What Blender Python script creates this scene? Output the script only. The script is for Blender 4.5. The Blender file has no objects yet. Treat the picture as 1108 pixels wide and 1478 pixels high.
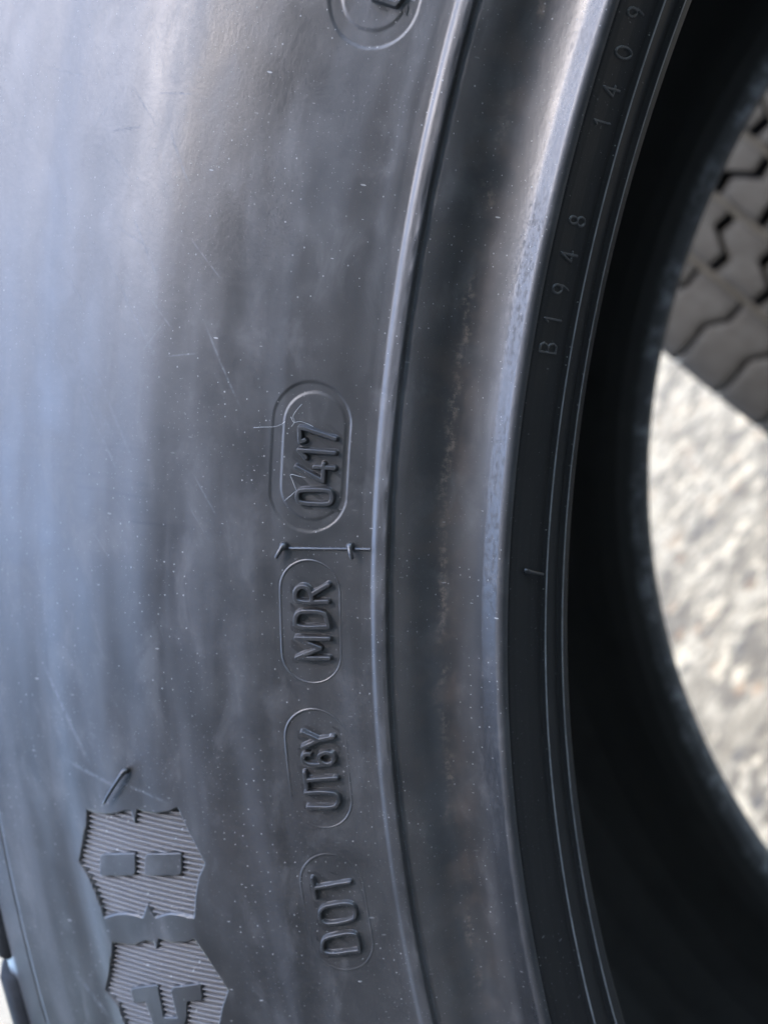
import bpy, math, random
import numpy as np
from mathutils import Matrix, Vector

random.seed(7)
rng = np.random.default_rng(7)
scn = bpy.context.scene
COL = scn.collection
MM = 0.001

# ------------------------------------------------------------------ camera, sky, sun, exposure
# The tyre's own frame: axle along +Y (away from the viewer), origin on the axle in the plane of the near bead.
# TILT says how that frame stands in the world: the tyre leans back a little and its top is at TOP_ANGLE.
TOP_ANGLE, LEAN = math.radians(152), math.radians(14)
up_l = Vector((math.cos(LEAN) * math.cos(TOP_ANGLE), -math.sin(LEAN), math.cos(LEAN) * math.sin(TOP_ANGLE)))
yw = (Vector((0, 1, 0)) - up_l * up_l.y).normalized()
xw = yw.cross(up_l)
ROT = Matrix((xw, yw, up_l))                       # tyre frame -> world rotation
R_OUT = 275.0
WIDTH = 182.4
low = min((ROT @ Vector((r * math.cos(a), y, r * math.sin(a)))).z
          for a in np.radians(np.arange(0, 360, 0.5)) for r, y in ((R_OUT, 18), (R_OUT, 164), (266, 7), (266, 175)))
TILT = Matrix.Translation((0, 0, -low * MM)) @ ROT.to_4x4()

cam_rot = Matrix(((0.93686715, -0.28784593, -0.19855647), (0.32024913, 0.93429753, 0.15661617), (0.14042949, -0.21031608, 0.96749507)))
cam_pos = Vector((-173.896, -93.005, 0))
c_right, c_fwd, c_up = cam_rot.col[0], cam_rot.col[1], cam_rot.col[2]
cam_local = Matrix((c_right, c_up, -c_fwd)).transposed().to_4x4()
cam_local.translation = cam_pos * MM
cd = bpy.data.cameras.new("camera")
cam = bpy.data.objects.new("camera", cd)
COL.objects.link(cam)
cam.matrix_world = TILT @ cam_local
cd.sensor_fit = 'VERTICAL'
cd.sensor_height = 36.0
cd.sensor_width = 27.0
cd.lens = 1344.4 / 1478 * 36.0
cd.clip_start, cd.clip_end = 0.005, 600
cd.dof.use_dof = True
cd.dof.focus_distance = 0.093
cd.dof.aperture_fstop = 25.0
scn.camera = cam

SUN_ELEV, SUN_AZ = math.radians(51), math.radians(179)     # azimuth clockwise from +Y
world = bpy.data.worlds.new("World")
scn.world = world
world.use_nodes = True
wn = world.node_tree
sky = wn.nodes.new("ShaderNodeTexSky")
sky.sky_type = 'NISHITA'
sky.sun_disc = False
sky.dust_density = 1.3
sky.ozone_density = 1.0
sky.sun_elevation = SUN_ELEV
sky.sun_rotation = SUN_AZ
bg = wn.nodes["Background"]
bg.inputs["Strength"].default_value = 0.15
wn.links.new(sky.outputs[0], bg.inputs[0])
ld = bpy.data.lights.new("sun", 'SUN')
ld.energy = 2.0
ld.angle = math.radians(0.5)
ld.color = (1.0, 0.92, 0.80)
sun = bpy.data.objects.new("sun", ld)
COL.objects.link(sun)
to_sun = Vector((math.sin(SUN_AZ) * math.cos(SUN_ELEV), math.cos(SUN_AZ) * math.cos(SUN_ELEV), math.sin(SUN_ELEV)))
sun.rotation_euler = to_sun.to_track_quat('Z', 'Y').to_euler()
scn.view_settings.view_transform = 'Standard'
scn.view_settings.look = 'None'
scn.view_settings.exposure = 3.35
scn.view_settings.gamma = 1.0

# ------------------------------------------------------------------ materials
class NT:
    """small helper round a material's node tree"""
    def __init__(s, name):
        s.m = bpy.data.materials.new(name)
        s.m.use_nodes = True
        s.t = s.m.node_tree
        s.b = s.t.nodes["Principled BSDF"]
    def n(s, kind, **kw):
        d = s.t.nodes.new("ShaderNode" + kind)
        for k, v in kw.items():
            setattr(d, k, v)
        return d
    def put(s, node, idx, v):
        if isinstance(v, bpy.types.NodeSocket):
            s.t.links.new(v, node.inputs[idx])
        elif v is not None:
            node.inputs[idx].default_value = v
    def math(s, op, a, b=None, c=None, clamp=False):
        d = s.n("Math", operation=op, use_clamp=clamp)
        s.put(d, 0, a); s.put(d, 1, b); s.put(d, 2, c)
        return d.outputs[0]
    def vmath(s, op, a, b=None):
        d = s.n("VectorMath", operation=op)
        s.put(d, 0, a); s.put(d, 1, b)
        return d.outputs["Value"] if op in ('DOT_PRODUCT', 'LENGTH', 'DISTANCE') else d.outputs[0]
    def mix(s, f, a, b):
        d = s.n("Mix", data_type='RGBA')
        s.put(d, 0, f); s.put(d, 6, a); s.put(d, 7, b)
        return d.outputs[2]
    def ramp(s, v, lo, hi, a=0.0, b=1.0):
        d = s.n("MapRange", interpolation_type='SMOOTHSTEP')
        for i, x in enumerate((v, lo, hi, a, b)):
            s.put(d, i, x)
        return d.outputs[0]
    def noise(s, vec, scale, detail=3.0, rough=0.55, dist=0.0):
        d = s.n("TexNoise")
        s.put(d, "Vector", vec); s.put(d, "Scale", scale); s.put(d, "Detail", detail); s.put(d, "Roughness", rough); s.put(d, "Distortion", dist)
        return d.outputs[0]
    def voro(s, vec, scale, feature='F1'):
        d = s.n("TexVoronoi", feature=feature)
        s.put(d, "Vector", vec); s.put(d, "Scale", scale)
        return d
    def mapping(s, vec, scale=(1, 1, 1), loc=(0, 0, 0), rot=(0, 0, 0)):
        d = s.n("Mapping")
        s.put(d, 0, vec); s.put(d, 1, loc); s.put(d, 2, rot); s.put(d, 3, scale)
        return d.outputs[0]
    def obj(s):
        return s.n("TexCoord").outputs["Object"]
    def attr(s, name):
        return s.n("Attribute", attribute_name=name).outputs["Vector"]
    def bump(s, h, strength, dist, normal=None):
        d = s.n("Bump")
        s.put(d, "Strength", strength); s.put(d, "Distance", dist); s.put(d, "Height", h)
        if normal is not None:
            s.put(d, "Normal", normal)
        return d.outputs[0]


def rgb(r, g, b):
    return (r, g, b, 1.0)


def specks(N, co, scale, size, keep, clump_scale=0.09, clump=(0.42, 0.6)):
    v = N.voro(co, scale)
    v.voronoi_dimensions = '2D'
    sep = N.n("SeparateColor")
    N.t.links.new(v.outputs["Color"], sep.inputs[0])
    rad = N.math('MULTIPLY', sep.outputs[1], size)
    m = N.math('LESS_THAN', v.outputs["Distance"], rad)
    k = N.math('GREATER_THAN', sep.outputs[0], keep)
    c = N.ramp(N.noise(co, clump_scale, 2), clump[0], clump[1], 0.12, 1.0)
    return N.math('MULTIPLY', N.math('MULTIPLY', m, k), c)


def rubber(name, base=(0.030, 0.0285, 0.0275), rough=0.40, film=0.5, film_col=(0.098, 0.092, 0.086), speck=0.48, extra=None, spec=1.0, warmth=0.35):
    N = NT(name)
    co = N.obj()
    big = N.noise(co, 28, 4, 0.6)
    mid = N.noise(co, 160, 4, 0.62)
    fine = N.noise(co, 2600, 3, 0.6)
    f = N.math('MULTIPLY', N.ramp(N.math('ADD', N.math('MULTIPLY', big, 0.6), N.math('MULTIPLY', mid, 0.4)), 0.36, 0.68), film)
    col = N.mix(f, rgb(*base), rgb(*film_col))
    warm = N.ramp(N.noise(N.mapping(co, loc=(3, 1, 2)), 45, 3), 0.5, 0.72, 0.0, warmth)
    col = N.mix(warm, col, rgb(0.05, 0.042, 0.037))
    rg = N.math('ADD', rough, N.math('MULTIPLY', N.math('SUBTRACT', mid, 0.5), 0.14))
    h = N.math('ADD', N.math('MULTIPLY', fine, 0.5), N.math('MULTIPLY', N.noise(co, 600, 3), 0.9))
    if extra:
        col, rg, h = extra(N, co, col, rg, h)
    if speck:
        st = N.attr("st")
        d = specks(N, st, 0.85, 0.075, 0.35)
        d = N.math('MAXIMUM', d, N.math('MULTIPLY', specks(N, N.mapping(st, loc=(31, 17, 0)), 1.7, 0.085, 0.45), 0.65))
        d = N.math('MAXIMUM', d, specks(N, N.mapping(st, rot=(0, 0, 1.0), scale=(1.4, 0.4, 1)), 0.4, 0.05, 0.7))
        col = N.mix(N.math('MULTIPLY', d, speck), col, rgb(0.62, 0.62, 0.6))
        rg = N.math('ADD', rg, N.math('MULTIPLY', d, 0.4))
    N.put(N.b, "Base Color", col)
    N.put(N.b, "Roughness", N.math('SMOOTH_MAX', rg, 0.24, 0.2))
    N.put(N.b, "Specular IOR Level", spec)
    N.put(N.b, "Normal", N.bump(h, 0.28, 0.00008))
    return N.m


def seg_mask(N, st, a, b, w):
    """soft line from a to b in (arc mm, profile mm) coordinates: a scuff or scratch in the rubber"""
    ax, ay = a; dx, dy = b[0] - a[0], b[1] - a[1]
    L = math.hypot(dx, dy); dx /= L; dy /= L
    rel = N.vmath('SUBTRACT', st, (ax, ay, 0))
    t = N.vmath('DOT_PRODUCT', rel, (dx, dy, 0))
    n = N.math('ABSOLUTE', N.vmath('DOT_PRODUCT', rel, (-dy, dx, 0)))
    across = N.ramp(n, 0.0, w, 1.0, 0.0)
    along = N.math('MULTIPLY', N.ramp(t, 0, L * 0.25), N.ramp(t, L * 0.7, L, 1.0, 0.0))
    return N.math('MULTIPLY', across, along)


def sidewall_extra(N, co, col, rg, h):
    st = N.attr("st")
    sx = N.n("SeparateXYZ"); N.t.links.new(st, sx.inputs[0])
    u, R = sx.outputs[0], sx.outputs[2]
    cb = N.n("CombineXYZ"); N.t.links.new(u, cb.inputs[0]); N.t.links.new(R, cb.inputs[1])
    st = cb.outputs[0]
    # handling scuffs: pale, dry lines
    scuffs = None
    for a, b, w in SCUFFS + FAINT:
        m = seg_mask(N, st, a, b, w)
        scuffs = m if scuffs is None else N.math('MAXIMUM', scuffs, m)
    sc = N.math('MULTIPLY', scuffs, N.ramp(N.noise(st, 1.6, 3), 0.3, 0.62))
    col = N.mix(N.math('MULTIPLY', sc, 0.35), col, rgb(0.2, 0.21, 0.23))
    rg = N.math('ADD', rg, N.math('MULTIPLY', sc, 0.15))
    # rub marks across the sidewall: darker, smoother
    rubs = None
    for a, b, w in RUBS:
        m = seg_mask(N, st, a, b, w)
        rubs = m if rubs is None else N.math('MAXIMUM', rubs, m)
    rubs = N.math('MULTIPLY', rubs, N.ramp(N.noise(N.mapping(st, scale=(2.2, 0.25, 1)), 1.0, 3), 0.35, 0.6))
    col = N.mix(N.math('MULTIPLY', rubs, 0.6), col, rgb(0.018, 0.018, 0.02))
    # brown dried dirt along the bottom of the rim seat
    wob = N.math('MULTIPLY', N.math('SUBTRACT', N.noise(N.mapping(st, scale=(0.16, 0.02, 1)), 1.0, 4, 0.6), 0.5), 4.2)
    d = N.math('ABSOLUTE', N.math('SUBTRACT', N.math('ADD', R, wob), 197.0))
    line = N.math('MULTIPLY', N.ramp(d, 0.05, 0.7, 1.0, 0.0), N.ramp(N.noise(st, 1.3, 4, 0.7), 0.42, 0.66))
    line = N.math('MULTIPLY', line, N.ramp(N.noise(N.mapping(st, scale=(0.12, 0.12, 1), loc=(7, 0, 0)), 1.0, 2), 0.4, 0.56))
    col = N.mix(N.math('MULTIPLY', line, 0.6), col, rgb(0.3, 0.235, 0.18))
    haze = N.math('MULTIPLY', N.ramp(N.math('ABSOLUTE', N.math('SUBTRACT', R, 197.2)), 0.5, 4.0, 1.0, 0.0), N.ramp(N.noise(st, 0.28, 3), 0.4, 0.7))
    col = N.mix(N.math('MULTIPLY', haze, 0.6), col, rgb(0.1, 0.075, 0.06))
    # the rim flange has polished the rounded bead heel; rough flecks are left where it did not reach
    pol = N.math('MULTIPLY', N.ramp(R, 190.8, 191.0), N.ramp(R, 192.1, 193.9, 1.0, 0.0))
    fleck = N.ramp(N.noise(N.mapping(st, scale=(1.1, 2.6, 1)), 1.0, 5, 0.75), 0.49, 0.57)
    patch = N.ramp(N.noise(N.mapping(st, scale=(0.05, 0.02, 1), loc=(2.3, 0, 0)), 1.0, 2), 0.38, 0.6, 0.2, 1.0)
    rg = N.math('SUBTRACT', rg, N.math('MULTIPLY', pol, 0.1))
    lip = N.ramp(R, 190.6, 191.0, 1.0, 0.0)
    rg = N.math('ADD', rg, N.math('MULTIPLY', lip, 0.25))
    col = N.mix(N.math('MULTIPLY', pol, 0.85), col, rgb(0.016, 0.016, 0.017))
    flk = N.math('MULTIPLY', N.math('MULTIPLY', pol, fleck), patch)
    rg = N.math('ADD', rg, N.math('MULTIPLY', flk, 0.2))
    col = N.mix(N.math('MULTIPLY', flk, 0.35), col, rgb(0.02, 0.02, 0.021))
    # moulding bands that run round the sidewall, each a little glossier or duller than its neighbour
    band = N.noise(N.mapping(st, scale=(0.02, 0.14, 1)), 1.0, 2, 0.5)
    rg = N.math('ADD', rg, N.math('MULTIPLY', N.math('SUBTRACT', band, 0.5), 0.16))
    h = N.math('ADD', h, N.math('MULTIPLY', N.noise(N.mapping(st, scale=(0.9, 4.0, 1)), 1.0, 3), 0.2))
    bloom = N.noise(N.mapping(st, scale=(0.022, 0.17, 1), loc=(0.4, 3.1, 0)), 1.0, 3, 0.5, 0.3)
    rg = N.math('ADD', rg, N.math('MULTIPLY', N.math('SUBTRACT', bloom, 0.5), 0.24))
    col = N.mix(N.ramp(bloom, 0.48, 0.68, 0.0, 0.22), col, rgb(0.15, 0.155, 0.165))
    grain = N.noise(st, 2.6, 4, 0.7)
    rg = N.math('ADD', rg, N.math('MULTIPLY', N.math('SUBTRACT', grain, 0.5), 0.2))
    # dried-water mottling and little pits
    mot = N.noise(N.mapping(st, scale=(0.6, 1, 1)), 0.22, 5, 0.62, 0.5)
    rg = N.math('ADD', rg, N.math('MULTIPLY', N.math('SUBTRACT', mot, 0.5), 0.34))
    col = N.mix(N.ramp(mot, 0.5, 0.72, 0.0, 0.3), col, rgb(0.16, 0.155, 0.15))
    return col, rg, h


def liner_extra(N, co, col, rg, h):
    # rough rubber inside the bead; light catching its edge is painted as pale flecks
    sx = N.n("SeparateXYZ"); N.t.links.new(N.attr("st"), sx.inputs[0])
    n = N.noise(co, 210, 4, 0.7)
    near = N.math('MULTIPLY', N.ramp(sx.outputs[2], 184.3, 185.4), N.ramp(sx.outputs[2], 187.0, 190.5, 1.0, 0.0))
    col = N.mix(N.math('MULTIPLY', near, N.ramp(n, 0.48, 0.66, 0.15, 0.9)), col, rgb(0.5, 0.5, 0.5))
    return col, rg, N.math('ADD', h, N.math('MULTIPLY', N.math('MULTIPLY', n, near), 20.0))


def bead_extra(N, co, col, rg, h):
    # the two centring ribs are coloured paler, a little unevenly; a brownish film elsewhere
    sx = N.n("SeparateXYZ"); N.t.links.new(N.attr("st"), sx.inputs[0])
    s = sx.outputs[1]
    w = None
    for s0, hw in RIBS:
        k = N.ramp(N.math('ABSOLUTE', N.math('SUBTRACT', s, s0)), hw * 0.55, hw, 1.0, 0.0)
        w = k if w is None else N.math('MAXIMUM', w, k)
    w = N.math('MULTIPLY', w, N.ramp(N.noise(co, 300, 4, 0.7), 0.3, 0.6, 0.6, 1.0))
    col = N.mix(w, col, rgb(0.33, 0.33, 0.325))
    return col, rg, h


def concrete():
    N = NT("old_concrete")
    co = N.obj()
    a = N.noise(co, 12.0, 4, 0.55, 0.8)
    b = N.noise(N.mapping(co, loc=(1.7, 0.4, 0)), 20, 4, 0.6, 0.8)
    c = N.noise(co, 70, 4, 0.7)
    v = N.voro(N.mapping(co, loc=(0.3, 0.1, 0)), 40)
    sep = N.n("SeparateColor"); N.t.links.new(v.outputs["Color"], sep.inputs[0])
    col = N.mix(N.ramp(a, 0.42, 0.58), rgb(0.085, 0.077, 0.062), rgb(0.14, 0.129, 0.105))
    col = N.mix(N.ramp(b, 0.48, 0.58, 0.0, 0.9), col, rgb(0.045, 0.041, 0.035))
    col = N.mix(N.ramp(N.noise(N.mapping(co, loc=(5, 2, 0)), 20, 3, 0.55), 0.54, 0.62, 0.0, 0.9), col, rgb(0.20, 0.18, 0.14))
    stone = N.ramp(v.outputs["Distance"], 0.25, 0.45, 1.0, 0.0)
    col = N.mix(N.math('MULTIPLY', N.math('MULTIPLY', N.math('GREATER_THAN', sep.outputs[0], 0.78), stone), 0.8), col, rgb(0.03, 0.03, 0.03))
    col = N.mix(N.math('MULTIPLY', N.math('MULTIPLY', N.math('GREATER_THAN', sep.outputs[1], 0.84), stone), 0.6), col, rgb(0.10, 0.065, 0.04))
    col = N.mix(N.ramp(c, 0.46, 0.62, 0.0, 0.6), col, rgb(0.04, 0.035, 0.028))
    N.put(N.b, "Base Color", col)
    N.put(N.b, "Roughness", 0.95)
    N.put(N.b, "Specular IOR Level", 0.12)
    h = N.math('ADD', N.math('MULTIPLY', b, 0.8), N.math('MULTIPLY', c, 0.5))
    N.put(N.b, "Normal", N.bump(h, 0.8, 0.006))
    return N.m


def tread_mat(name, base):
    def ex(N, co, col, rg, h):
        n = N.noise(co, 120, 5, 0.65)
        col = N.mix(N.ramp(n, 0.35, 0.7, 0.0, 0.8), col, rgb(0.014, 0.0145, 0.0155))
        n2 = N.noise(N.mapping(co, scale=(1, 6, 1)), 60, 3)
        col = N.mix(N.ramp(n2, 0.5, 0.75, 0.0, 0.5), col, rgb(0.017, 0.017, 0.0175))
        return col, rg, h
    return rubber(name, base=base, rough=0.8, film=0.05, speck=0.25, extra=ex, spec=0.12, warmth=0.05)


# surface coordinates: arc length at R 210 mm, radius in mm
RIBS = [(4.27, 0.3), (9.97, 0.36)]
SCUFFS = [((657.0, 237.5), (668.5, 228.0), 0.28), ((653.5, 234.0), (661.0, 228.5), 0.22), ((645.5, 230.5), (652.0, 226.0), 0.2), ((668.0, 238.0), (678.5, 231.0), 0.35), ((670.5, 240.0), (680.0, 233.0), 0.3), ((663.0, 223.5), (672.0, 218.0), 0.2), ((655.5, 235.7), (657.5, 230.0), 0.2), ((712.5, 237.3), (714.5, 229.0), 0.25), ((711.0, 245.5), (713.8, 235.5), 0.4), ((666.0, 242.5), (677.0, 233.5), 0.9), ((700.0, 247.5), (712.0, 240.5), 0.5), ((735.5, 251.5), (741.5, 246.5), 0.5)]
FAINT = []
for k in range(16):
    su, sr, ang, ln = random.uniform(640, 688), random.uniform(222, 249), random.choice((-0.75, -0.9, 0.8, -0.6, 1.5)) + random.uniform(-0.15, 0.15), random.uniform(3, 9)
    FAINT.append(((su, sr), (su + ln * math.cos(ang), sr + ln * math.sin(ang)), random.uniform(0.09, 0.2)))
RUBS = [((679.6, 243.5), (680.4, 225.5), 0.45), ((681.2, 241.5), (681.6, 227.5), 0.4), ((677.0, 239.5), (676.8, 229.5), 0.5), ((640.0, 241.0), (655.0, 241.0), 0.5), ((684.0, 237.5), (684.3, 217.5), 0.4)]
M_SIDE = rubber("sidewall_rubber", extra=sidewall_extra)
M_LETTER = rubber("raised_rubber", film=0.1, rough=0.36, speck=0.45)
M_HATCH = rubber("hatched_rubber", base=(0.045, 0.043, 0.042), film=0.45, film_col=(0.17, 0.165, 0.16), rough=0.5, speck=0.6)
M_BEAD = rubber("bead_rubber", spec=0.3, base=(0.02, 0.019, 0.0175), rough=0.5, film=0.25, film_col=(0.045, 0.04, 0.036), speck=0.3, extra=bead_extra)
M_LINER = rubber("inner_liner_rubber", base=(0.088, 0.084, 0.077), rough=0.6, film=0.3, film_col=(0.15, 0.14, 0.128), speck=0.0, spec=0.5, extra=liner_extra)
M_STAMP = rubber("stamped_rubber", base=(0.06, 0.058, 0.055), rough=0.5, film=0.2, speck=0.0)
M_TREAD = tread_mat("tread_rubber", (0.034, 0.035, 0.037))
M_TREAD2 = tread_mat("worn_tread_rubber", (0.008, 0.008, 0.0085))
M_CONC = concrete()


def plain(name, col, rough):
    N = NT(name)
    co = N.obj()
    N.put(N.b, "Base Color", N.mix(N.ramp(N.noise(co, 900, 3), 0.35, 0.65), rgb(*col), rgb(*[c * 0.75 for c in col])))
    N.put(N.b, "Roughness", rough)
    return N.m


M_THREAD = plain("pale_lint", (0.5, 0.5, 0.49), 0.8)
M_RENDER = plain("grey_render", (0.11, 0.105, 0.098), 0.85)

# ------------------------------------------------------------------ geometry helpers
def mesh_np(name, verts, faces, mat, parent=None, smooth=True, st=None):
    """faces: (n,4) or (n,3) int array, or list of arrays"""
    me = bpy.data.meshes.new(name)
    if not isinstance(faces, list):
        faces = [faces]
    me.vertices.add(len(verts))
    me.vertices.foreach_set("co", np.asarray(verts, np.float32).ravel())
    nl = sum(f.size for f in faces)
    npoly = sum(len(f) for f in faces)
    me.loops.add(nl)
    me.loops.foreach_set("vertex_index", np.concatenate([f.ravel() for f in faces]).astype(np.int32))
    me.polygons.add(npoly)
    tot = np.concatenate([np.full(len(f), f.shape[1]) for f in faces])
    me.polygons.foreach_set("loop_start", np.r_[0, np.cumsum(tot)[:-1]].astype(np.int32))
    me.update(calc_edges=True)
    if smooth:
        me.polygons.foreach_set("use_smooth", np.ones(npoly, bool))
    if st is not None:
        at = me.attributes.new("st", 'FLOAT_VECTOR', 'POINT')
        at.data.foreach_set("vector", np.asarray(st, np.float32).ravel())
    me.materials.append(mat)
    me.validate()
    o = bpy.data.objects.new(name, me)
    COL.objects.link(o)
    if parent is not None:
        o.parent = parent
    return o


def thing(name, label, cat, matrix, group=None):
    o = bpy.data.objects.new(name, None)
    o.empty_display_size = 0.05
    COL.objects.link(o)
    o.matrix_world = matrix
    o["label"] = label
    o["category"] = cat
    if group:
        o["group"] = group
    return o


def grid_faces(nu, nv, wrap=False):
    i = np.arange(nu if wrap else nu - 1)[:, None]
    j = np.arange(nv - 1)[None, :]
    i2 = (i + 1) % nu
    return np.stack([i * nv + j, i * nv + j + 1, i2 * nv + j + 1, i2 * nv + j], -1).reshape(-1, 4)


def lathe(name, R, Y, th, mat, parent, flip=False, s=None, disp=None):
    """surface of revolution round the tyre's Y axis, R and Y in millimetres"""
    C, Sn = np.cos(th)[:, None], np.sin(th)[:, None]
    V = np.stack([R[None] * C, np.broadcast_to(Y[None], (len(th), len(R))), R[None] * Sn], -1) * MM
    f = grid_faces(len(th), len(R), True)
    if flip:
        f = f[:, ::-1]
    st = None
    if s is not None:
        st = np.stack(np.broadcast_arrays(th[:, None] * 210.0, s[None, :], R[None, :]), -1).reshape(-1, 3)
    return mesh_np(name, V.reshape(-1, 3), f, mat, parent, True, st)


CP = np.array([(185.9, 16.2), (185.75, 15.4), (185.85, 14.8), (186.2, 12.7), (185.8, 12.3), (185.8, 12.0), (186.5, 11.8), (186.95, 9.6), (187.35, 7.65), (186.95, 7.45), (186.95, 7.15), (187.6, 6.95), (188.6, 4.2), (189.35, 1.6), (189.75, 0.55), (190.0, 0.3), (189.82, 0.05), (189.95, -0.55), (190.2, -0.92), (190.55, -1.05), (190.85, -0.98), (192.6, -0.2), (193.6, 0.0), (194.8, 0.16), (195.9, 0.22), (196.9, 0.03), (197.9, -0.8), (198.8, -1.95), (199.5, -2.7), (200.4, -3.15), (201.1, -3.36), (201.45, -3.34), (201.62, -3.36), (201.72, -3.6), (201.76, -4.0), (201.85, -4.2), (202.2, -4.24), (202.8, -4.22), (203.1, -4.16), (203.42, -4.02), (203.6, -3.98), (204.6, -3.99), (208.0, -4.31), (212.0, -4.72), (216.0, -5.06), (220.0, -5.27), (224.0, -5.33), (228.0, -5.19), (232.0, -4.85), (236.0, -4.32), (240.0, -3.65), (244.0, -2.92), (248.0, -2.23), (252.0, -1.62), (255.5, -1.14), (258.9, -0.7), (259.1, -0.55), (259.3, -0.64), (262.5, -0.1), (264.6, 0.8), (266.0, 2.8), (266.8, 7.0), (267.1, 13.0), (267.2, 19.0)], float)


def build_profile(step=0.02, sig=0.09):
    seg = np.hypot(*np.diff(CP, axis=0).T); L = np.r_[0, np.cumsum(seg)]
    s = np.arange(0, L[-1], step)
    R = np.interp(s, L, CP[:, 0]); Y = np.interp(s, L, CP[:, 1])
    def sm(a, sg):
        k = int(4 * sg / step); x = np.arange(-k, k + 1) * step
        w = np.exp(-x * x / 2 / sg / sg); w /= w.sum()
        return np.convolve(np.pad(a, k, mode='reflect', reflect_type='odd'), w, 'valid')
    R1, Y1, R2, Y2, R3, Y3 = sm(R, sig), sm(Y, sig), sm(R, 1.2), sm(Y, 1.2), sm(R, .5), sm(Y, .5)
    w = np.clip((R - 204.2) / 3, 0, 1) * np.clip((257.5 - R) / 1.5, 0, 1)
    v = np.clip((R - 192) / .8, 0, 1) * np.clip((200.2 - R) / .8, 0, 1)
    R_ = R1 * (1 - w - v) + R2 * w + R3 * v; Y_ = Y1 * (1 - w - v) + Y2 * w + Y3 * v
    dR, dY = np.gradient(R_, step), np.gradient(Y_, step); n = np.hypot(dR, dY)
    return s, R_, Y_, dY / n, -dR / n


S, PR, PY, NR, NY = build_profile()


def surf(th, s, h=0.0):
    """point on the outer face: angle, length along the profile, height above the rubber (mm in, metres out)"""
    r = np.interp(s, S, PR) + h * np.interp(s, S, NR)
    y = np.interp(s, S, PY) + h * np.interp(s, S, NY)
    return np.stack(np.broadcast_arrays(r * np.cos(th), y, r * np.sin(th)), -1) * MM


def dist_polyline(U, V, pts):
    d = np.full(U.shape, 1e9)
    for (ax, ay), (bx, by) in zip(pts[:-1], pts[1:]):
        dx, dy = bx - ax, by - ay
        t = np.clip(((U - ax) * dx + (V - ay) * dy) / (dx * dx + dy * dy + 1e-12), 0, 1)
        d = np.minimum(d, np.hypot(U - ax - t * dx, V - ay - t * dy))
    return d


def sd_poly(U, V, poly):
    """signed distance, negative inside"""
    d = dist_polyline(U, V, list(poly) + [poly[0]])
    ins = np.zeros(U.shape, bool)
    n = len(poly)
    for i in range(n):
        (ax, ay), (bx, by) = poly[i], poly[(i + 1) % n]
        if by == ay:
            continue
        c = ((ay > V) != (by > V)) & (U < (bx - ax) * (V - ay) / (by - ay) + ax)
        ins ^= c
    return np.where(ins, -d, d)


def sd_oval(U, V, ext):
    u0, u1, s0, s1 = ext
    r = (s1 - s0) / 2
    cu, cs, hl = (u0 + u1) / 2, (s0 + s1) / 2, max((u1 - u0) / 2 - r, 0)
    return np.hypot(np.maximum(np.abs(U - cu) - hl, 0), V - cs) - r


def sstep(a, b, x):
    t = np.clip((x - a) / (b - a), 0, 1)
    return t * t * (3 - 2 * t)


def patch(name, u0, u1, s0, s1, step, hfun, mat, parent, label=None):
    """relief laid on the sidewall: a fine grid in (u, s) whose height is hfun, cut off where that is no longer proud"""
    us = np.arange(u0, u1 + step, step); vs = np.arange(s0, s1 + step, step)
    U, V = np.meshgrid(us, vs, indexing='ij')
    H, keep = hfun(U, V)
    f = grid_faces(len(us), len(vs))
    f = f[keep.ravel()[f].any(1)]
    ids, inv = np.unique(f, return_inverse=True)
    P = surf(U.ravel()[ids] / 210.0, V.ravel()[ids], H.ravel()[ids])
    st = np.stack([U.ravel()[ids], V.ravel()[ids], np.interp(V.ravel()[ids], S, PR)], -1)
    o = mesh_np(name, P, inv.reshape(-1, 4), mat, parent, True, st)
    if label:
        o["label"] = label
    return o


def tube(name, pts, radii, mat, parent=None, nseg=8):
    """a closed, round-ended tube through points (metres)"""
    P = np.asarray(pts, float); n = len(P)
    T = np.gradient(P, axis=0); T /= np.linalg.norm(T, axis=1)[:, None]
    a = np.array([0.31, -0.8, 0.52]); V = []
    for p, t, r in zip(P, T, radii):
        x = np.cross(t, a); x /= np.linalg.norm(x); y = np.cross(t, x)
        for k in range(nseg):
            q = 2 * math.pi * k / nseg
            V.append(p + r * (math.cos(q) * x + math.sin(q) * y))
    f = []
    for i in range(n - 1):
        for k in range(nseg):
            k2 = (k + 1) % nseg
            f.append((i * nseg + k, i * nseg + k2, (i + 1) * nseg + k2, (i + 1) * nseg + k))
    V.append(P[0] - T[0] * radii[0] * .5); V.append(P[-1] + T[-1] * radii[-1] * .5)
    t3 = [(n * nseg, (k + 1) % nseg, k) for k in range(nseg)] + [(n * nseg + 1, (n - 1) * nseg + k, (n - 1) * nseg + (k + 1) % nseg) for k in range(nseg)]
    return mesh_np(name, np.array(V), [np.array(f), np.array(t3)], mat, parent)


def spline(pts, n):
    """Catmull-Rom through points"""
    P = np.asarray(pts, float); P = np.vstack([2 * P[0] - P[1], P, 2 * P[-1] - P[-2]]); out = []
    m = len(P) - 3
    for i in range(m):
        for t in np.linspace(0, 1, n, endpoint=(i == m - 1)):
            a, b, c, d = P[i:i + 4]
            out.append(0.5 * (2 * b + (c - a) * t + (2 * a - 5 * b + 4 * c - d) * t * t + (3 * b - a - 3 * c + d) * t ** 3))
    return np.array(out)

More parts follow.
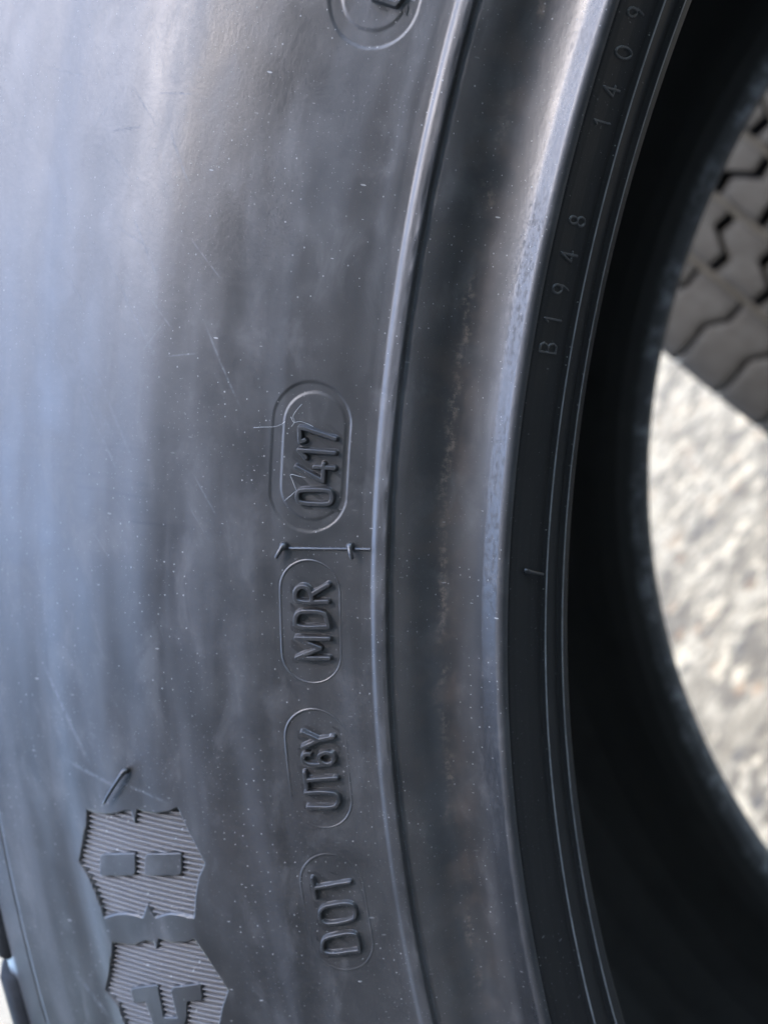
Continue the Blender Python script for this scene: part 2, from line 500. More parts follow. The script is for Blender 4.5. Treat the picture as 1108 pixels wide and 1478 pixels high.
# ------------------------------------------------------------------ ground
def make_ground():
    g = 140.0
    me = bpy.data.meshes.new("ground")
    n = 41
    xs = np.sign(np.linspace(-1, 1, n)) * np.abs(np.linspace(-1, 1, n)) ** 3 * g
    X, Yy = np.meshgrid(xs, xs, indexing='ij')
    V = np.stack([X.ravel(), Yy.ravel(), np.zeros(X.size)], -1)
    o = mesh_np("ground", V, grid_faces(n, n)[:, ::-1], M_CONC, None, False)
    o["kind"] = "structure"
    o["label"] = "sunlit pale mottled concrete ground behind the tyres"
    return o


make_ground()

# ------------------------------------------------------------------ the workshop that throws the shade the tyres stand in
WALL_Y, WALL_H, WALL_X0, WALL_X1 = -2.4, 3.66, -11.0, 8.0


def box_mesh(name, lo, hi, mat, parent):
    (x0, y0, z0), (x1, y1, z1) = lo, hi
    v = np.array([(x, y, z) for x in (x0, x1) for y in (y0, y1) for z in (z0, z1)])
    f = np.array([(0, 1, 3, 2), (4, 6, 7, 5), (0, 4, 5, 1), (2, 3, 7, 6), (0, 2, 6, 4), (1, 5, 7, 3)])
    return mesh_np(name, v - np.array(parent.location), f, mat, parent, False)


def make_workshop():
    w = thing("workshop", "grey rendered workshop building whose shade falls over the tyres", "building", Matrix.Translation((WALL_X0, WALL_Y, 0)))
    box_mesh("wall", (WALL_X0, WALL_Y - 4.0, 0), (WALL_X1, WALL_Y, WALL_H - 0.14), M_RENDER, w)
    box_mesh("sky_block_wing", (WALL_X0, WALL_Y, 0), (-3.2, -0.9, 3.0), M_RENDER, w)  # added unseen wing, keeps the low sky on the left off the sidewall
    box_mesh("roof", (WALL_X0 - 0.05, WALL_Y - 4.05, WALL_H - 0.14), (WALL_X1 + 0.05, WALL_Y + 0.05, WALL_H), M_RENDER, w)
    box_mesh("plinth", (WALL_X0 - 0.02, WALL_Y - 4.02, 0), (WALL_X1 + 0.02, WALL_Y + 0.02, 0.3), M_RENDER, w)


make_workshop()

# ------------------------------------------------------------------ tread blocks, shared by both tyres
NB = 60                                            # blocks round the tread
PITCH = 2 * math.pi / NB
R_BASE = 267.0


def sweep_block(name, prof_top, prof_base, zig, gap, mat, parent, nseg=6, phase=0.0):
    """one tread block. prof_top / prof_base: lists of (R, y); zig: sideways shift of the block's two ends as a function of y (rad)"""
    T = np.array(prof_top, float); B = np.array(prof_base, float); n = len(T)
    V = []
    a0, a1 = -PITCH / 2 + gap / R_OUT / 2, PITCH / 2 - gap / R_OUT / 2
    for q in np.linspace(0, 1, nseg):
        for prof in (T, B):
            for R, y in prof:
                a = a0 + (a1 - a0) * q + zig(y) + phase
                V.append((R * math.cos(a) * MM, y * MM, R * math.sin(a) * MM))
    f = []
    w = 2 * n
    for i in range(nseg - 1):
        for j in range(n - 1):
            f.append((i * w + j, i * w + j + 1, (i + 1) * w + j + 1, (i + 1) * w + j))
        f.append((i * w, (i + 1) * w, (i + 1) * w + n, i * w + n))
        f.append((i * w + n - 1, i * w + 2 * n - 1, (i + 1) * w + 2 * n - 1, (i + 1) * w + n - 1))
    for i in (0, nseg - 1):
        for j in range(n - 1):
            q = (i * w + j, i * w + n + j, i * w + n + j + 1, i * w + j + 1)
            f.append(q if i == 0 else q[::-1])
    o = mesh_np(name, np.array(V), np.array(f)[:, ::-1], mat, parent, False)
    m = o.data
    import bmesh
    bm = bmesh.new(); bm.from_mesh(m)
    bmesh.ops.recalc_face_normals(bm, faces=bm.faces)
    ed = [e for e in bm.edges if len(e.link_faces) == 2 and e.calc_face_angle(0) > 0.6]
    bmesh.ops.bevel(bm, geom=ed, offset=0.0006, segments=1, affect='EDGES')
    bm.to_mesh(m); bm.free()
    return o


def zigzag(y0, y1, amp):
    """sharp Z-shaped shift of a block's ends: straight, a hard diagonal, straight"""
    ys = [y0, y0 + (y1 - y0) * 0.36, y0 + (y1 - y0) * 0.64, y1]
    return lambda y: float(np.interp(y, ys, [0.75, 1, -1, -0.75])) * amp / R_OUT


def tread(parent, mat, ridge=8.0, first_phase=0.0):
    mid = WIDTH / 2
    rows = [(48.2, 74.2), (78.2, 104.2), (108.2, 134.2)]
    protos = []
    for ri, (a, b) in enumerate(rows):
        ys = np.array([a, a + (b - a) * .18, a + (b - a) * .36, a + (b - a) * .5, a + (b - a) * .64, a + (b - a) * .82, b])
        top = [(275 - 0.00045 * (y - mid) ** 2, y) for y in ys]
        base = [(R_BASE - 0.5, y) for y in ys]
        protos.append((top, base, zigzag(a, b, 6.5 * (1 if ri % 2 else -1)), 6.2, (ri % 2) * 0.5))
    ys = [(263.1, -0.2), (264.1, -0.4), (266.5, 0.6), (269.4, 4.2), (271.8, 9.2), (273.0, 14.0), (273.5, 18), (273.8, 25), (274.1, 34), (274.2, 44.2)]
    bs = [(261.2, 1.2), (261.8, 1.8), (262.6, 3.0), (264.2, 7), (265.5, 11.5), (R_BASE - .5, 14.5), (R_BASE - .5, 18.5), (R_BASE - .5, 25), (R_BASE - .5, 34), (R_BASE - .5, 44.2)]
    protos.append((ys, bs, zigzag(18, 44.2, 4.5), 2.4, 0.15))
    protos.append(([(r, WIDTH - y) for r, y in ys], [(r, WIDTH - y) for r, y in bs], zigzag(WIDTH - 44.2, WIDTH - 18, 4.5), 2.4, 0.55))
    for top, base, zf, gap, ph in protos:
        p = sweep_block("tread_block", top, base, zf, gap, mat, parent, phase=(ph + first_phase) * PITCH)
        for k in range(1, NB):
            c = p.copy()
            COL.objects.link(c)
            c.parent = parent
            c.rotation_euler = (0, -k * PITCH, 0)


def carcass(parent, side_mat, bead_mat, liner_mat, tread_mat_, fine):
    """everything of a tyre but its tread blocks and its lettering"""
    S_HEEL = S[np.argmin(np.abs(PR - 189.85) + np.abs(PY - 0.1))]
    sR = lambda r: S[S > 20][np.searchsorted(PR[S > 20], r)]
    if fine:
        th = np.radians(np.concatenate([np.arange(-153, 166, 1.1), np.arange(166, 170, 0.11), np.arange(170, 174.2, 0.045), np.arange(174.2, 181.5, 0.11), np.arange(181.5, 195, 0.042), np.arange(195, 202.6, 0.035), np.arange(202.6, 206.9, 0.1)]))
        sb = np.arange(0, S_HEEL + .05, 0.1)
        ss = np.concatenate([np.arange(S_HEEL, sR(193), 0.12), np.arange(sR(193), sR(200.8), 0.25), np.arange(sR(200.8), sR(204.1), 0.07), np.arange(sR(204.1), sR(216), 0.12), np.arange(sR(216), sR(225), 0.3),
                             np.arange(sR(225), sR(243.5), 0.13), np.arange(sR(243.5), sR(258.3), 0.3), np.arange(sR(258.3), sR(260), 0.1), np.arange(sR(260), S[-1], 0.3)])
    else:
        th = np.radians(np.arange(0, 360, 2.0))
        sb = np.arange(0, S_HEEL + .3, 0.4); ss = np.arange(S_HEEL, S[-1], 0.8)
    PRm = lambda s: np.interp(s, S, PR)
    PYm = lambda s: np.interp(s, S, PY)
    lathe("bead", PRm(sb), PYm(sb), th, bead_mat, parent, s=sb)
    if fine:
        U, V = np.meshgrid(th * 210.0, ss, indexing='ij')
        H = np.zeros(U.shape)
        # slow unevenness of the moulded rubber, in rings that fade in and out
        Rr = PRm(ss)[None]
        fade = 0.55 + 0.45 * np.sin(U * 0.017 + 0.03 * Rr)
        ring = 0.075 * np.sin(2 * math.pi * (Rr - 215.5) / 11.5 + 0.5 * np.sin(U * 0.03)) + 0.05 * np.sin(2 * math.pi * Rr / 7.1 + 0.9 * np.sin(U * 0.041 + 1))
        H += ring * fade * sstep(206, 212, Rr) * sstep(252, 244, Rr)
        ang = (th[:, None] > math.radians(164)) & (th[:, None] < math.radians(206))
        i0, i1 = np.searchsorted(th, math.radians(166)), np.searchsorted(th, math.radians(205))
        sub = (slice(i0, i1), slice(None))
        u, v = U[sub], V[sub]
        d1, d2 = sd_oval(u, v, OVAL['o1']), sd_oval(u, v, OVAL['o2'])
        h = -0.10 * sstep(0.09, -0.09, d1) * sstep(-0.09, 0.09, d2)
        d1, d2 = sd_oval(u, v, OVAL['t1']), sd_oval(u, v, OVAL['t2'])
        h += -0.10 * sstep(0.09, -0.09, d1) * sstep(-0.09, 0.09, d2)
        for e in EMB:
            h += -1.0 * sstep(0.05, -0.12, sd_poly(u, v, e))
        H[sub] += h
        # ragged flash along the edge of the rim ridge
        jog = np.interp(th * 210.0, np.arange(560, 780, 1.7), rng.choice([0.0, 0.0, 0.03, -0.05, 0.07, -0.09], len(np.arange(560, 780, 1.7))))[:, None]
        H += jog * np.exp(-((Rr - 201.95) / 0.22) ** 2)
        P = surf(U / 210.0, V, H)
        f = grid_faces(len(th), len(ss), True)
        st = np.stack([U, V, PRm(V)], -1).reshape(-1, 3)
        mesh_np("sidewall", P.reshape(-1, 3), f, side_mat, parent, True, st)
    else:
        lathe("sidewall", PRm(ss), PYm(ss), th, side_mat, parent, s=ss)
    thc = np.radians(np.arange(0, 360, 1.0))
    # far side: the same section, mirrored; its toe stands a touch lower
    sf = np.arange(0, S[-1], 0.5)
    Rf = PRm(sf) - 1.3 * np.clip((190 - PRm(sf)) / 3, 0, 1)
    lathe("rear_bead", Rf[sf <= 18.1], WIDTH + 1.4 - PYm(sf[sf <= 18.1]), thc, liner_mat, parent, flip=True, s=sf[sf <= 18.1])
    lathe("rear_sidewall", Rf[sf >= 17.4], WIDTH + 1.4 - PYm(sf[sf >= 17.4]), thc, side_mat, parent, flip=True, s=sf[sf >= 17.4])
    # inner liner, toe to toe
    half = [(185.9, 16.2), (186.3, 17.4), (187.6, 18.6), (190.0, 19.4), (193.0, 19.0), (198, 16.5), (206, 11), (215, 6), (226, 2.6), (240, 2.4), (250, 5), (256.5, 11), (259.3, 22), (259.8, 45), (259.8, 70)]
    ln = np.array(half + [(r - (1.3 if r < 190.5 else 0), WIDTH + 1.4 - y) for r, y in half[::-1]])
    t = np.linspace(0, len(ln) - 1, 240)
    lr, ly = np.interp(t, np.arange(len(ln)), ln[:, 0]), np.interp(t, np.arange(len(ln)), ln[:, 1])
    lathe("inner_liner", lr, ly, thc, liner_mat, parent, flip=True, s=t)
    ys = np.linspace(18.6, WIDTH - 17.2, 30)
    lathe("tread_band", np.full(30, R_BASE), ys, thc, tread_mat_, parent, s=ys)


# relief positions on the sidewall: (arc mm at R 210, mm along the profile)
OVAL= {'o1': (667.84, 683.42, 37.77, 46.13), 'o2': (668.88, 682.08, 38.29, 44.94), 'MDR': (686.48, 699.98, 38.23, 44.86), 'UT6Y': (702.95, 716.58, 38.22, 45.15), 'DOT': (719.67, 733.45, 38.2, 45.51)}
EMB= [[(716.534, 74.223), (718.246, 74.743), (720.412, 75.844), (722.746, 77.235), (724.534, 75.861), (726.523, 75.087), (728.784, 74.823), (728.221, 72.867), (727.911, 70.843), (727.952, 69.348), (728.14, 68.218), (726.398, 66.995), (727.924, 66.136), (727.29, 64.148), (727.142, 62.421), (727.415, 60.136), (724.973, 59.43), (722.581, 58.466), (721.042, 57.321), (719.208, 58.094), (717.213, 58.951), (714.851, 59.77), (715.311, 60.804), (715.783, 62.841), (715.835, 64.529), (715.635, 65.865), (717.418, 66.672), (715.873, 66.968), (716.039, 68.077), (716.606, 70.043), (716.757, 72.344)], [(731.779, 74.243), (733.858, 75.175), (735.833, 76.302), (737.794, 77.742), (739.248, 76.005), (741.468, 75.605), (743.719, 75.408), (743.186, 73.184), (742.893, 70.721), (743.021, 69.056), (741.206, 67.63), (742.788, 66.929), (742.162, 64.912), (741.977, 62.769), (742.266, 60.789), (740.033, 60.144), (737.836, 58.998), (735.779, 57.628), (733.321, 58.845), (731.275, 59.896), (730.016, 60.698), (730.423, 61.954), (730.671, 63.703), (730.641, 65.08), (730.496, 66.273), (731.885, 67.05), (730.914, 67.296), (730.928, 68.398), (731.635, 70.499), (731.736, 72.068)]]
ISL= [[(722.889, 67.855), (723.078, 67.954), (723.25, 68.142), (723.381, 68.39), (723.449, 68.662), (724.055, 73.506), (724.054, 73.776), (723.979, 73.983), (723.843, 74.096), (723.666, 74.097), (721.855, 73.575), (721.665, 73.468), (721.491, 73.267), (721.358, 73.003), (721.287, 72.716), (720.697, 67.948), (720.703, 67.7), (720.78, 67.508), (720.917, 67.402), (721.092, 67.396)], [(722.151, 60.648), (722.356, 60.743), (722.539, 60.924), (722.673, 61.164), (722.736, 61.427), (723.192, 65.829), (723.183, 66.096), (723.095, 66.302), (722.942, 66.417), (722.746, 66.421), (721.085, 66.011), (720.877, 65.908), (720.689, 65.711), (720.549, 65.452), (720.479, 65.17), (720.039, 60.839), (720.056, 60.596), (720.15, 60.408), (720.307, 60.302), (720.502, 60.294)], [(737.207, 73.301), (736.844, 72.693), (735.999, 68.568), (736.277, 68.218), (737.556, 68.287), (739.837, 68.504), (739.611, 66.372), (736.498, 66.289), (735.966, 65.723), (735.219, 61.649), (735.539, 61.312), (736.93, 61.495), (737.354, 61.857), (737.66, 64.023), (739.585, 64.727), (741.346, 65.868), (741.876, 70.709), (738.355, 71.11), (738.825, 72.846), (738.555, 73.256)]]
HATCH= [(717.93, 74.19), (719.487, 58.456)]
NUB= {'pin': [(711.259, 66.624), (714.981, 70.292)], 'a': [(685.135, 44.416), (686.291, 45.032)], 'b': [(684.58, 37.133), (685.755, 36.733)], 'c': [(687.424, 14.489), (688.431, 11.198), (686.973, 17.542)]}
SEAM= [(685.419, 44.259), (684.755, 34.399)]
THREAD= [[(673.128, 48.135), (672.954, 47.126), (672.791, 45.875), (672.505, 45.181), (672.175, 44.762)], [(670.205, 43.046), (670.941, 43.575), (671.543, 43.853), (672.066, 43.72), (672.6, 44.026)], [(671.604, 44.096), (672.101, 43.717), (671.967, 43.119), (672.105, 42.39), (672.356, 41.693)], [(677.678, 42.151), (677.593, 42.823), (677.496, 43.748), (678.207, 43.525), (679.09, 43.143), (679.436, 42.899)], [(680.258, 44.299), (679.73, 43.736), (679.126, 43.141)]]
G= [('digit 7', 0.31, 0.58, [[(673.841, 42.422), (673.998, 42.905), (672.626, 43.072), (672.625, 42.542), (673.346, 39.204)]]), ('digit 1', 0.31, 0.58, [[(675.617, 42.201), (674.915, 43.021), (674.822, 39.159)]]), ('digit 4', 0.31, 0.58, [[(676.679, 43.211), (677.87, 40.246), (676.103, 40.245)], [(676.489, 41.205), (676.396, 39.1)]]), ('digit 0', 0.31, 0.58, [[(678.912, 41.561), (678.847, 40.828), (678.818, 40.247), (678.825, 39.819), (678.869, 39.542), (678.951, 39.416), (679.06, 39.317), (679.197, 39.244), (679.363, 39.199), (679.557, 39.182), (679.73, 39.194), (679.883, 39.238), (680.015, 39.311), (680.127, 39.415), (680.219, 39.677), (680.29, 40.096), (680.341, 40.673), (680.372, 41.409), (680.374, 41.988), (680.348, 42.408), (680.293, 42.667), (680.209, 42.766), (680.101, 42.842), (679.969, 42.894), (679.814, 42.924), (679.635, 42.93), (679.478, 42.918), (679.344, 42.887), (679.233, 42.837), (679.144, 42.769), (679.061, 42.533), (678.984, 42.13), (678.912, 41.561)]]), ('letter R', 0.33, 0.62, [[(690.744, 39.49), (690.765, 39.704), (690.808, 40.131), (690.873, 40.774), (690.958, 41.633), (690.96, 42.291), (690.88, 42.744), (690.718, 42.991), (690.472, 43.031), (690.247, 43.042), (690.041, 43.022), (689.854, 42.972), (689.688, 42.892), (689.549, 42.786), (689.438, 42.653), (689.355, 42.494), (689.301, 42.309), (689.283, 42.136), (689.301, 41.976), (689.356, 41.828), (689.447, 41.693), (689.547, 41.575), (689.655, 41.474), (689.772, 41.39), (689.896, 41.323), (690.038, 41.271), (690.195, 41.234), (690.37, 41.211), (690.561, 41.204), (690.704, 41.198), (690.8, 41.194), (690.848, 41.193)], [(690.045, 41.223), (688.915, 39.424)]]), ('letter D', 0.33, 0.62, [[(693.504, 39.417), (693.524, 39.642), (693.566, 40.094), (693.628, 40.773), (693.711, 41.681), (693.706, 42.369), (693.616, 42.833), (693.439, 43.071), (693.175, 43.084), (692.941, 43.072), (692.735, 43.035), (692.557, 42.973), (692.409, 42.886), (692.283, 42.783), (692.18, 42.666), (692.101, 42.533), (692.044, 42.386), (691.998, 42.146), (691.962, 41.816), (691.937, 41.396), (691.922, 40.886), (691.935, 40.473), (691.977, 40.156), (692.048, 39.936), (692.147, 39.812), (692.296, 39.706), (692.496, 39.617), (692.748, 39.547), (693.05, 39.494), (693.277, 39.455), (693.428, 39.43), (693.504, 39.417)]]), ('letter M', 0.33, 0.62, [[(694.825, 39.41), (694.951, 43.03), (695.928, 40.416), (697.141, 43.057), (697.017, 39.481)]]), ('letter Y', 0.31, 0.62, [[(705.481, 43.011), (706.278, 41.184), (707.137, 43.051)], [(706.278, 41.184), (705.906, 39.531)]]), ('digit 6', 0.31, 0.62, [[(708.537, 39.667), (708.595, 39.695), (708.651, 39.729), (708.703, 39.769), (708.753, 39.816), (708.8, 39.869), (708.843, 39.926), (708.881, 39.988), (708.914, 40.054), (708.943, 40.124), (708.967, 40.197), (708.985, 40.272), (708.998, 40.348), (709.005, 40.427), (709.006, 40.505), (709.002, 40.583), (708.992, 40.66), (708.977, 40.736), (708.956, 40.809), (708.93, 40.879), (708.899, 40.946), (708.863, 41.01), (708.823, 41.068), (708.779, 41.121), (708.731, 41.168), (708.679, 41.211), (708.625, 41.246), (708.569, 41.275), (708.511, 41.296), (708.45, 41.311), (708.39, 41.319), (708.329, 41.32), (708.268, 41.313), (708.207, 41.299), (708.148, 41.278), (708.091, 41.25), (708.036, 41.216), (707.982, 41.175), (707.932, 41.128), (707.886, 41.076), (707.844, 41.018), (707.806, 40.956), (707.772, 40.89), (707.744, 40.82), (707.72, 40.747), (707.701, 40.672), (707.688, 40.595), (707.681, 40.518), (707.679, 40.44), (707.683, 40.361), (707.693, 40.284), (707.708, 40.209), (707.728, 40.136), (707.754, 40.065), (707.785, 39.998), (707.82, 39.936), (707.86, 39.878), (707.905, 39.824), (707.953, 39.777), (708.004, 39.735), (708.058, 39.7), (708.115, 39.671), (708.173, 39.649), (708.233, 39.634), (708.294, 39.626), (708.356, 39.626), (708.417, 39.632), (708.477, 39.646), (708.537, 39.667)], [(707.916, 42.401), (707.913, 42.43), (707.908, 42.487), (707.9, 42.573), (707.889, 42.688), (707.908, 42.796), (707.954, 42.897), (708.03, 42.991), (708.134, 43.078), (708.245, 43.136), (708.364, 43.163), (708.491, 43.161), (708.624, 43.128), (708.743, 43.069), (708.847, 42.982), (708.936, 42.868), (709.011, 42.727), (709.063, 42.5), (709.093, 42.188), (709.101, 41.791), (709.087, 41.309), (709.077, 40.948), (709.07, 40.708), (709.066, 40.589)]]), ('letter T', 0.31, 0.62, [[(710.083, 43.129), (711.704, 43.043)], [(710.905, 43.086), (710.577, 39.536)]]), ('letter U', 0.31, 0.62, [[(712.351, 43.194), (712.343, 43.013), (712.326, 42.651), (712.302, 42.11), (712.27, 41.391), (712.272, 40.811), (712.307, 40.37), (712.376, 40.065), (712.479, 39.897), (712.598, 39.765), (712.734, 39.667), (712.887, 39.606), (713.056, 39.579), (713.216, 39.584), (713.367, 39.62), (713.507, 39.687), (713.639, 39.785), (713.75, 39.908), (713.842, 40.056), (713.915, 40.229), (713.968, 40.428), (714.005, 40.728), (714.026, 41.129), (714.032, 41.633), (714.021, 42.24), (714.014, 42.696), (714.009, 43.001), (714.007, 43.154)]]), ('letter T', 0.25, 0.52, [[(722.321, 43.905), (724.647, 43.866)], [(723.482, 43.882), (722.811, 39.58)]]), ('letter O', 0.25, 0.52, [[(725.826, 43.203), (725.724, 43.032), (725.627, 42.744), (725.536, 42.339), (725.451, 41.817), (725.373, 41.18), (725.34, 40.662), (725.353, 40.263), (725.411, 39.98), (725.515, 39.815), (725.661, 39.686), (725.847, 39.593), (726.075, 39.537), (726.344, 39.517), (726.584, 39.534), (726.794, 39.59), (726.974, 39.683), (727.125, 39.813), (727.267, 40.091), (727.4, 40.517), (727.522, 41.091), (727.635, 41.816), (727.702, 42.406), (727.723, 42.861), (727.698, 43.179), (727.627, 43.359), (727.527, 43.505), (727.398, 43.619), (727.24, 43.698), (727.052, 43.744), (726.862, 43.756), (726.67, 43.735), (726.475, 43.68), (726.277, 43.591), (726.103, 43.482), (725.953, 43.353), (725.826, 43.203)]]), ('letter D', 0.25, 0.52, [[(730.97, 39.855), (730.999, 40.125), (731.057, 40.666), (731.143, 41.48), (731.258, 42.572), (731.257, 43.388), (731.139, 43.925), (730.904, 44.178), (730.55, 44.148), (730.239, 44.085), (729.97, 43.988), (729.745, 43.859), (729.562, 43.696), (729.397, 43.385), (729.249, 42.927), (729.12, 42.323), (729.01, 41.575), (728.952, 40.973), (728.947, 40.515), (728.994, 40.2), (729.094, 40.028), (729.277, 39.904), (729.542, 39.828), (729.891, 39.8), (730.322, 39.821), (730.646, 39.838), (730.862, 39.849), (730.97, 39.855)]]), ('digit 7', 0.3, 0.5, [[(629.55, 40.556), (631.071, 39.773), (632.018, 40.255), (631.872, 42.497), (630.181, 42.427)]]), ('stamp letter B', 0.135, 0.15, [[(661.912, 12.919), (661.793, 16.576), (661.1, 16.573), (660.814, 15.857), (661.052, 15.013), (661.323, 14.729), (661.853, 14.731)], [(661.323, 14.729), (660.977, 14.445), (660.819, 13.601), (661.104, 12.92), (661.912, 12.919)]]), ('stamp digit 1', 0.135, 0.15, [[(658.16, 12.963), (658.153, 16.596), (658.498, 15.889)]]), ('stamp digit 9', 0.135, 0.15, [[(654.862, 16.129), (654.67, 16.041), (654.507, 15.794), (654.399, 15.429), (654.366, 15.007), (654.415, 14.601), (654.537, 14.281), (654.712, 14.104), (654.909, 14.104), (655.094, 14.281), (655.233, 14.601), (655.302, 15.009), (655.29, 15.432), (655.2, 15.797), (655.049, 16.042), (654.862, 16.129)], [(654.367, 15.114), (654.37, 13.763), (654.691, 12.665)]]), ('stamp digit 4', 0.135, 0.15, [[(650.824, 12.315), (651.018, 15.863), (651.608, 13.402), (650.539, 13.404)]]), ('stamp digit 8', 0.135, 0.15, [[(647.436, 15.748), (647.256, 15.648), (647.099, 15.372), (647.002, 14.981), (646.986, 14.563), (647.056, 14.214), (647.198, 14.016), (647.378, 14.016), (647.554, 14.214), (647.684, 14.564), (647.74, 14.983), (647.709, 15.374), (647.6, 15.65), (647.436, 15.748)], [(647.286, 13.99), (647.051, 13.884), (646.854, 13.607), (646.74, 13.24), (646.735, 12.848), (646.841, 12.521), (647.034, 12.334), (647.27, 12.333), (647.493, 12.518), (647.651, 12.846), (647.709, 13.238), (647.654, 13.606), (647.502, 13.884), (647.286, 13.99)]]), ('stamp digit 1', 0.135, 0.15, [[(636.606, 12.526), (637.177, 15.925), (637.372, 15.23)]]), ('stamp digit 4', 0.135, 0.15, [[(633.177, 12.575), (633.834, 15.93), (634.037, 13.596), (633.058, 13.599)]]), ('stamp digit 0', 0.135, 0.15, [[(630.166, 15.769), (629.97, 15.676), (629.752, 15.411), (629.535, 15.0), (629.343, 14.484), (629.195, 13.918), (629.123, 13.407), (629.128, 12.982), (629.202, 12.667), (629.339, 12.499), (629.522, 12.498), (629.732, 12.664), (629.945, 12.978), (630.136, 13.405), (630.292, 13.918), (630.404, 14.486), (630.448, 15.004), (630.419, 15.415), (630.321, 15.679), (630.166, 15.769)]]), ('stamp digit 9', 0.135, 0.15, [[(626.358, 15.923), (626.173, 15.844), (625.979, 15.621), (625.808, 15.292), (625.69, 14.913), (625.645, 14.548), (625.683, 14.261), (625.797, 14.103), (625.968, 14.102), (626.165, 14.261), (626.353, 14.549), (626.501, 14.916), (626.581, 15.296), (626.581, 15.625), (626.502, 15.846), (626.358, 15.923)], [(625.713, 15.009), (625.428, 13.796), (625.477, 12.801)]])]
OVAL['t1'] = (621.0, 636.15, 38.15, 46.9)
OVAL['t2'] = (622.4, 634.6, 39.4, 45.7)


# ------------------------------------------------------------------ the tyre in front
tyre = thing("tyre", "large black tyre filling the picture, its sidewall reading 0417 MDR UT6Y DOT", "tyre", TILT)
carcass(tyre, M_SIDE, M_BEAD, M_LINER, M_TREAD, True)
tread(tyre, M_TREAD, first_phase=0.733)


def letters():
    for name, hw, top, strokes in G:
        a = np.array([p for s in strokes for p in s])
        pad = hw + 0.35
        stamp = name.startswith('stamp')
        bev = 0.05 if stamp else 0.10
        core = hw * 0.55
        def hf(U, V, strokes=strokes, hw=hw, top=top, core=core, bev=bev):
            d = np.full(U.shape, 1e9)
            for s in strokes:
                d = np.minimum(d, dist_polyline(U, V, s))
            if stamp:
                d = d + 0.035 * np.sin(U * 23) * np.sin(V * 19)
            h = top * (1 - sstep(core, hw + bev * .6, d)) - 0.02
            h = h + top * 0.05 * np.sin(U * 3.1 + V * 2.3)
            return h, h > -0.012
        patch("stamped_character" if stamp else "raised_character", a[:, 0].min() - pad, a[:, 0].max() + pad, a[:, 1].min() - pad, a[:, 1].max() + pad,
              0.045 if not stamp else 0.035, hf, M_STAMP if stamp else M_LETTER, tyre, ("small stamped " + name[6:]) if stamp else "raised " + name)


letters()

for key in ('MDR', 'UT6Y', 'DOT'):
    e = OVAL[key]
    def hf(U, V, e=e, key=key):
        d = np.abs(sd_oval(U, V, e))
        a = np.arctan2(V - (e[2] + e[3]) / 2, U - (e[0] + e[1]) / 2)
        amp = 0.075 * (0.75 + 0.25 * np.sin(a * 2 + {'MDR': 1.0, 'UT6Y': 2.6, 'DOT': 4.0}[key]))
        if key == 'UT6Y':
            amp = amp * (1 - 0.95 * np.exp(-((a - 0.55) / 0.5) ** 2))
        if key == 'DOT':
            amp = amp * (1 - 0.9 * np.exp(-((a - 1.5) / 0.7) ** 2))
        h = amp * (1 - sstep(0.02, 0.15, d)) - 0.01
        return h, h > -0.006
    patch("oval_border", e[0] - .4, e[1] + .4, e[2] - .4, e[3] + .4, 0.045, hf, M_SIDE, tyre)

# the hatched emblem letters: fine ribs in a recess, smooth islands level with the sidewall
hx, hy = HATCH[1][0] - HATCH[0][0], HATCH[1][1] - HATCH[0][1]
hl = math.hypot(hx, hy); hnx, hny = -hy / hl, hx / hl
for e in EMB:
    a = np.array(e)
    def hf(U, V, e=e):
        sd = sd_poly(U, V, e)
        q = ((U - HATCH[0][0]) * hnx + (V - HATCH[0][1]) * hny) / 0.62
        q = q + 0.02 * np.sin(V * 0.9)
        t = np.abs((q % 1.0) * 2 - 1)
        return -0.62 + 0.42 * sstep(0.05, 0.95, t), sd < 0.1
    o = patch("hatched_ribs", a[:, 0].min(), a[:, 0].max(), a[:, 1].min(), a[:, 1].max(), 0.05, hf, M_HATCH, tyre)
    o["kind"] = "stuff"
for e in ISL:
    a = np.array(e)
    def hf(U, V, e=e):
        sd = sd_poly(U, V, e)
        return -0.02 - 0.75 * sstep(-0.1, 0.09, sd), sd < 0.1
    patch("smooth_island", a[:, 0].min() - .3, a[:, 0].max() + .3, a[:, 1].min() - .3, a[:, 1].max() + .3, 0.05, hf, M_SIDE, tyre)

# mould seam, vent nubs
def hf(U, V):
    u = SEAM[0][0] + (V - SEAM[0][1]) / (SEAM[1][1] - SEAM[0][1]) * (SEAM[1][0] - SEAM[0][0])
    d = np.abs(U - u)
    h = 0.16 * (1 - sstep(0.03, 0.17, d)) - 0.012
    return h, (h > -0.006) & (V < SEAM[0][1]) & (V > SEAM[1][1])
patch("mould_seam", 684, 686.2, 35, 45.4, 0.05, hf, M_LETTER, tyre)


def nub(a, b, r, h0, h1, head=1.5):
    n = 9
    us = np.linspace(a[0], b[0], n); ss = np.linspace(a[1], b[1], n)
    hs = h0 + (h1 - h0) * np.linspace(0, 1, n) + 0.15 * np.sin(np.linspace(0, 3.1, n))
    P = surf(us / 210.0, ss, hs)
    foot = surf(np.array([us[0], us[0] - (us[1] - us[0]) * .2]) / 210.0, np.array([ss[0], ss[0] - (ss[1] - ss[0]) * .2]), np.array([-0.2, h0 * .6]))
    P = np.vstack([foot, P])
    rad = np.r_[r * head * 1.1, r * head * 1.15, r * head, r * 1.12, np.linspace(r, r * .8, n - 2)] * MM
    return tube("vent_nub", P, rad, M_LETTER, tyre, 10)


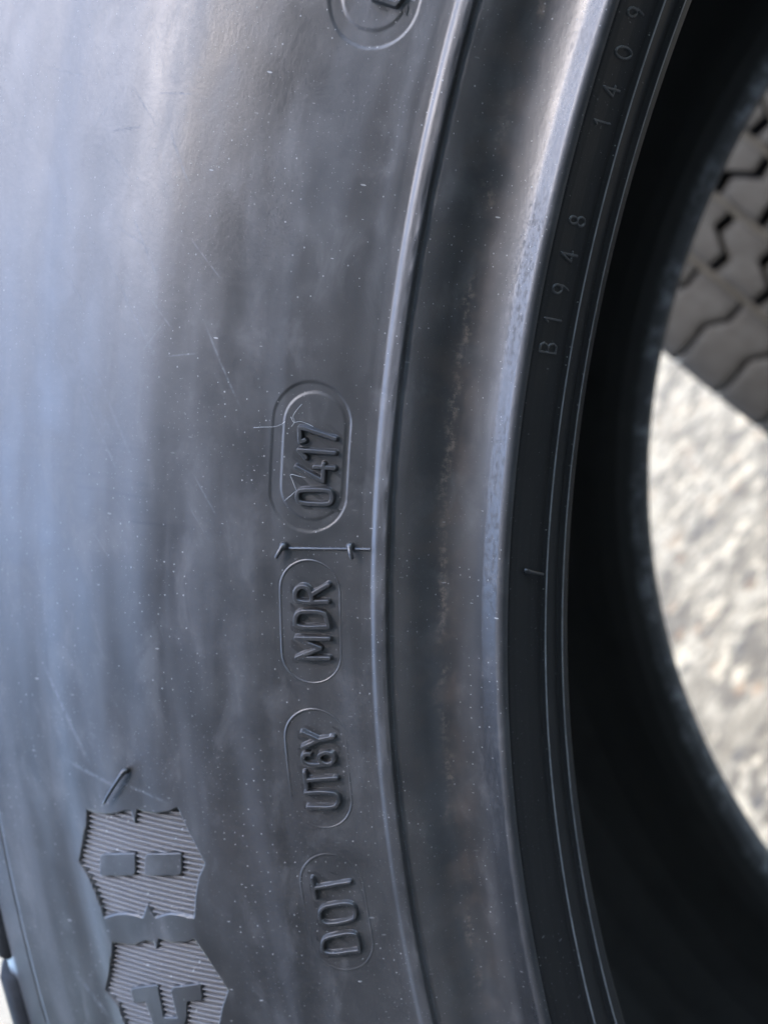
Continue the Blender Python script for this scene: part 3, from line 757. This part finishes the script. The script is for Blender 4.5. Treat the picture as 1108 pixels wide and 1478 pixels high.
nub(NUB['pin'][0], NUB['pin'][1], 0.23, 0.55, 0.8, 1.5)
nub(NUB['a'][0], NUB['a'][1], 0.27, 0.45, 0.7, 1.6)
nub(NUB['b'][0], NUB['b'][1], 0.25, 0.45, 0.8, 1.5)
nub(NUB['c'][0], NUB['c'][1], 0.2, 0.25, 0.4, 1.4)

# loose pale threads caught on the raised date code
def lint(strands, label):
    t = thing("thread", label, "thread", TILT @ Matrix.Translation(Vector(surf(strands[0][0][0] / 210.0, strands[0][0][1], 0.0))), "pale threads stuck to the sidewall")
    inv = np.array((TILT.inverted() @ t.matrix_world).translation)
    for pts in strands:
        sp = spline([(p[0], p[1]) for p in pts], 6)
        hh = 0.30 + 0.12 * np.sin(np.linspace(0, 5, len(sp)))
        P = surf(sp[:, 0] / 210.0, sp[:, 1], hh) - inv
        tube("strand", P, np.full(len(P), 0.027 * MM), M_THREAD, t, 5)


lint(THREAD[0:3], "forked pale thread lying across the top of the digit 7 in 0417")
lint(THREAD[3:5], "bent pale thread lying over the first digit 0 of 0417")

# ------------------------------------------------------------------ the second tyre, standing behind
def ray_dir(px, py):
    return (ROT @ (cam_rot @ Vector(((px - 554) / 1344.4, 1.0, -(py - 739) / 1344.4)))).normalized()


cam_w = TILT @ (cam_pos * MM)
AIM, DIST, AXIAL, YAW = ray_dir(1060, 400), 520.0, -39.0, math.radians(-4)
P = cam_w + AIM * (DIST * MM)
side = Vector((AIM.y, -AIM.x, 0)).normalized()           # to the right of the view
side = Matrix.Rotation(YAW, 3, 'Z') @ side
face = Vector((side.y, -side.x, 0))                      # horizontal, towards the viewer
zc = 274.0
dz = (P.z / MM - zc)
back = math.sqrt(max(274.0 ** 2 - dz ** 2, 0))
cen = P - face * (back * MM) - side * (AXIAL * MM)
cen.z = zc * MM
B = Matrix((side, -face, Vector((0, 0, 1)))).transposed()     # columns: x = side, y = away, z = up
# tyre axle is local Y -> world side
axle = Matrix((-face * -1, side, Vector((0, 0, 1)))).transposed()
M2 = axle.to_4x4()
M2.translation = cen - side * (WIDTH / 2 * MM)
second = thing("tyre", "worn tyre with zigzag tread blocks seen through the hole of the large tyre", "tyre", M2)
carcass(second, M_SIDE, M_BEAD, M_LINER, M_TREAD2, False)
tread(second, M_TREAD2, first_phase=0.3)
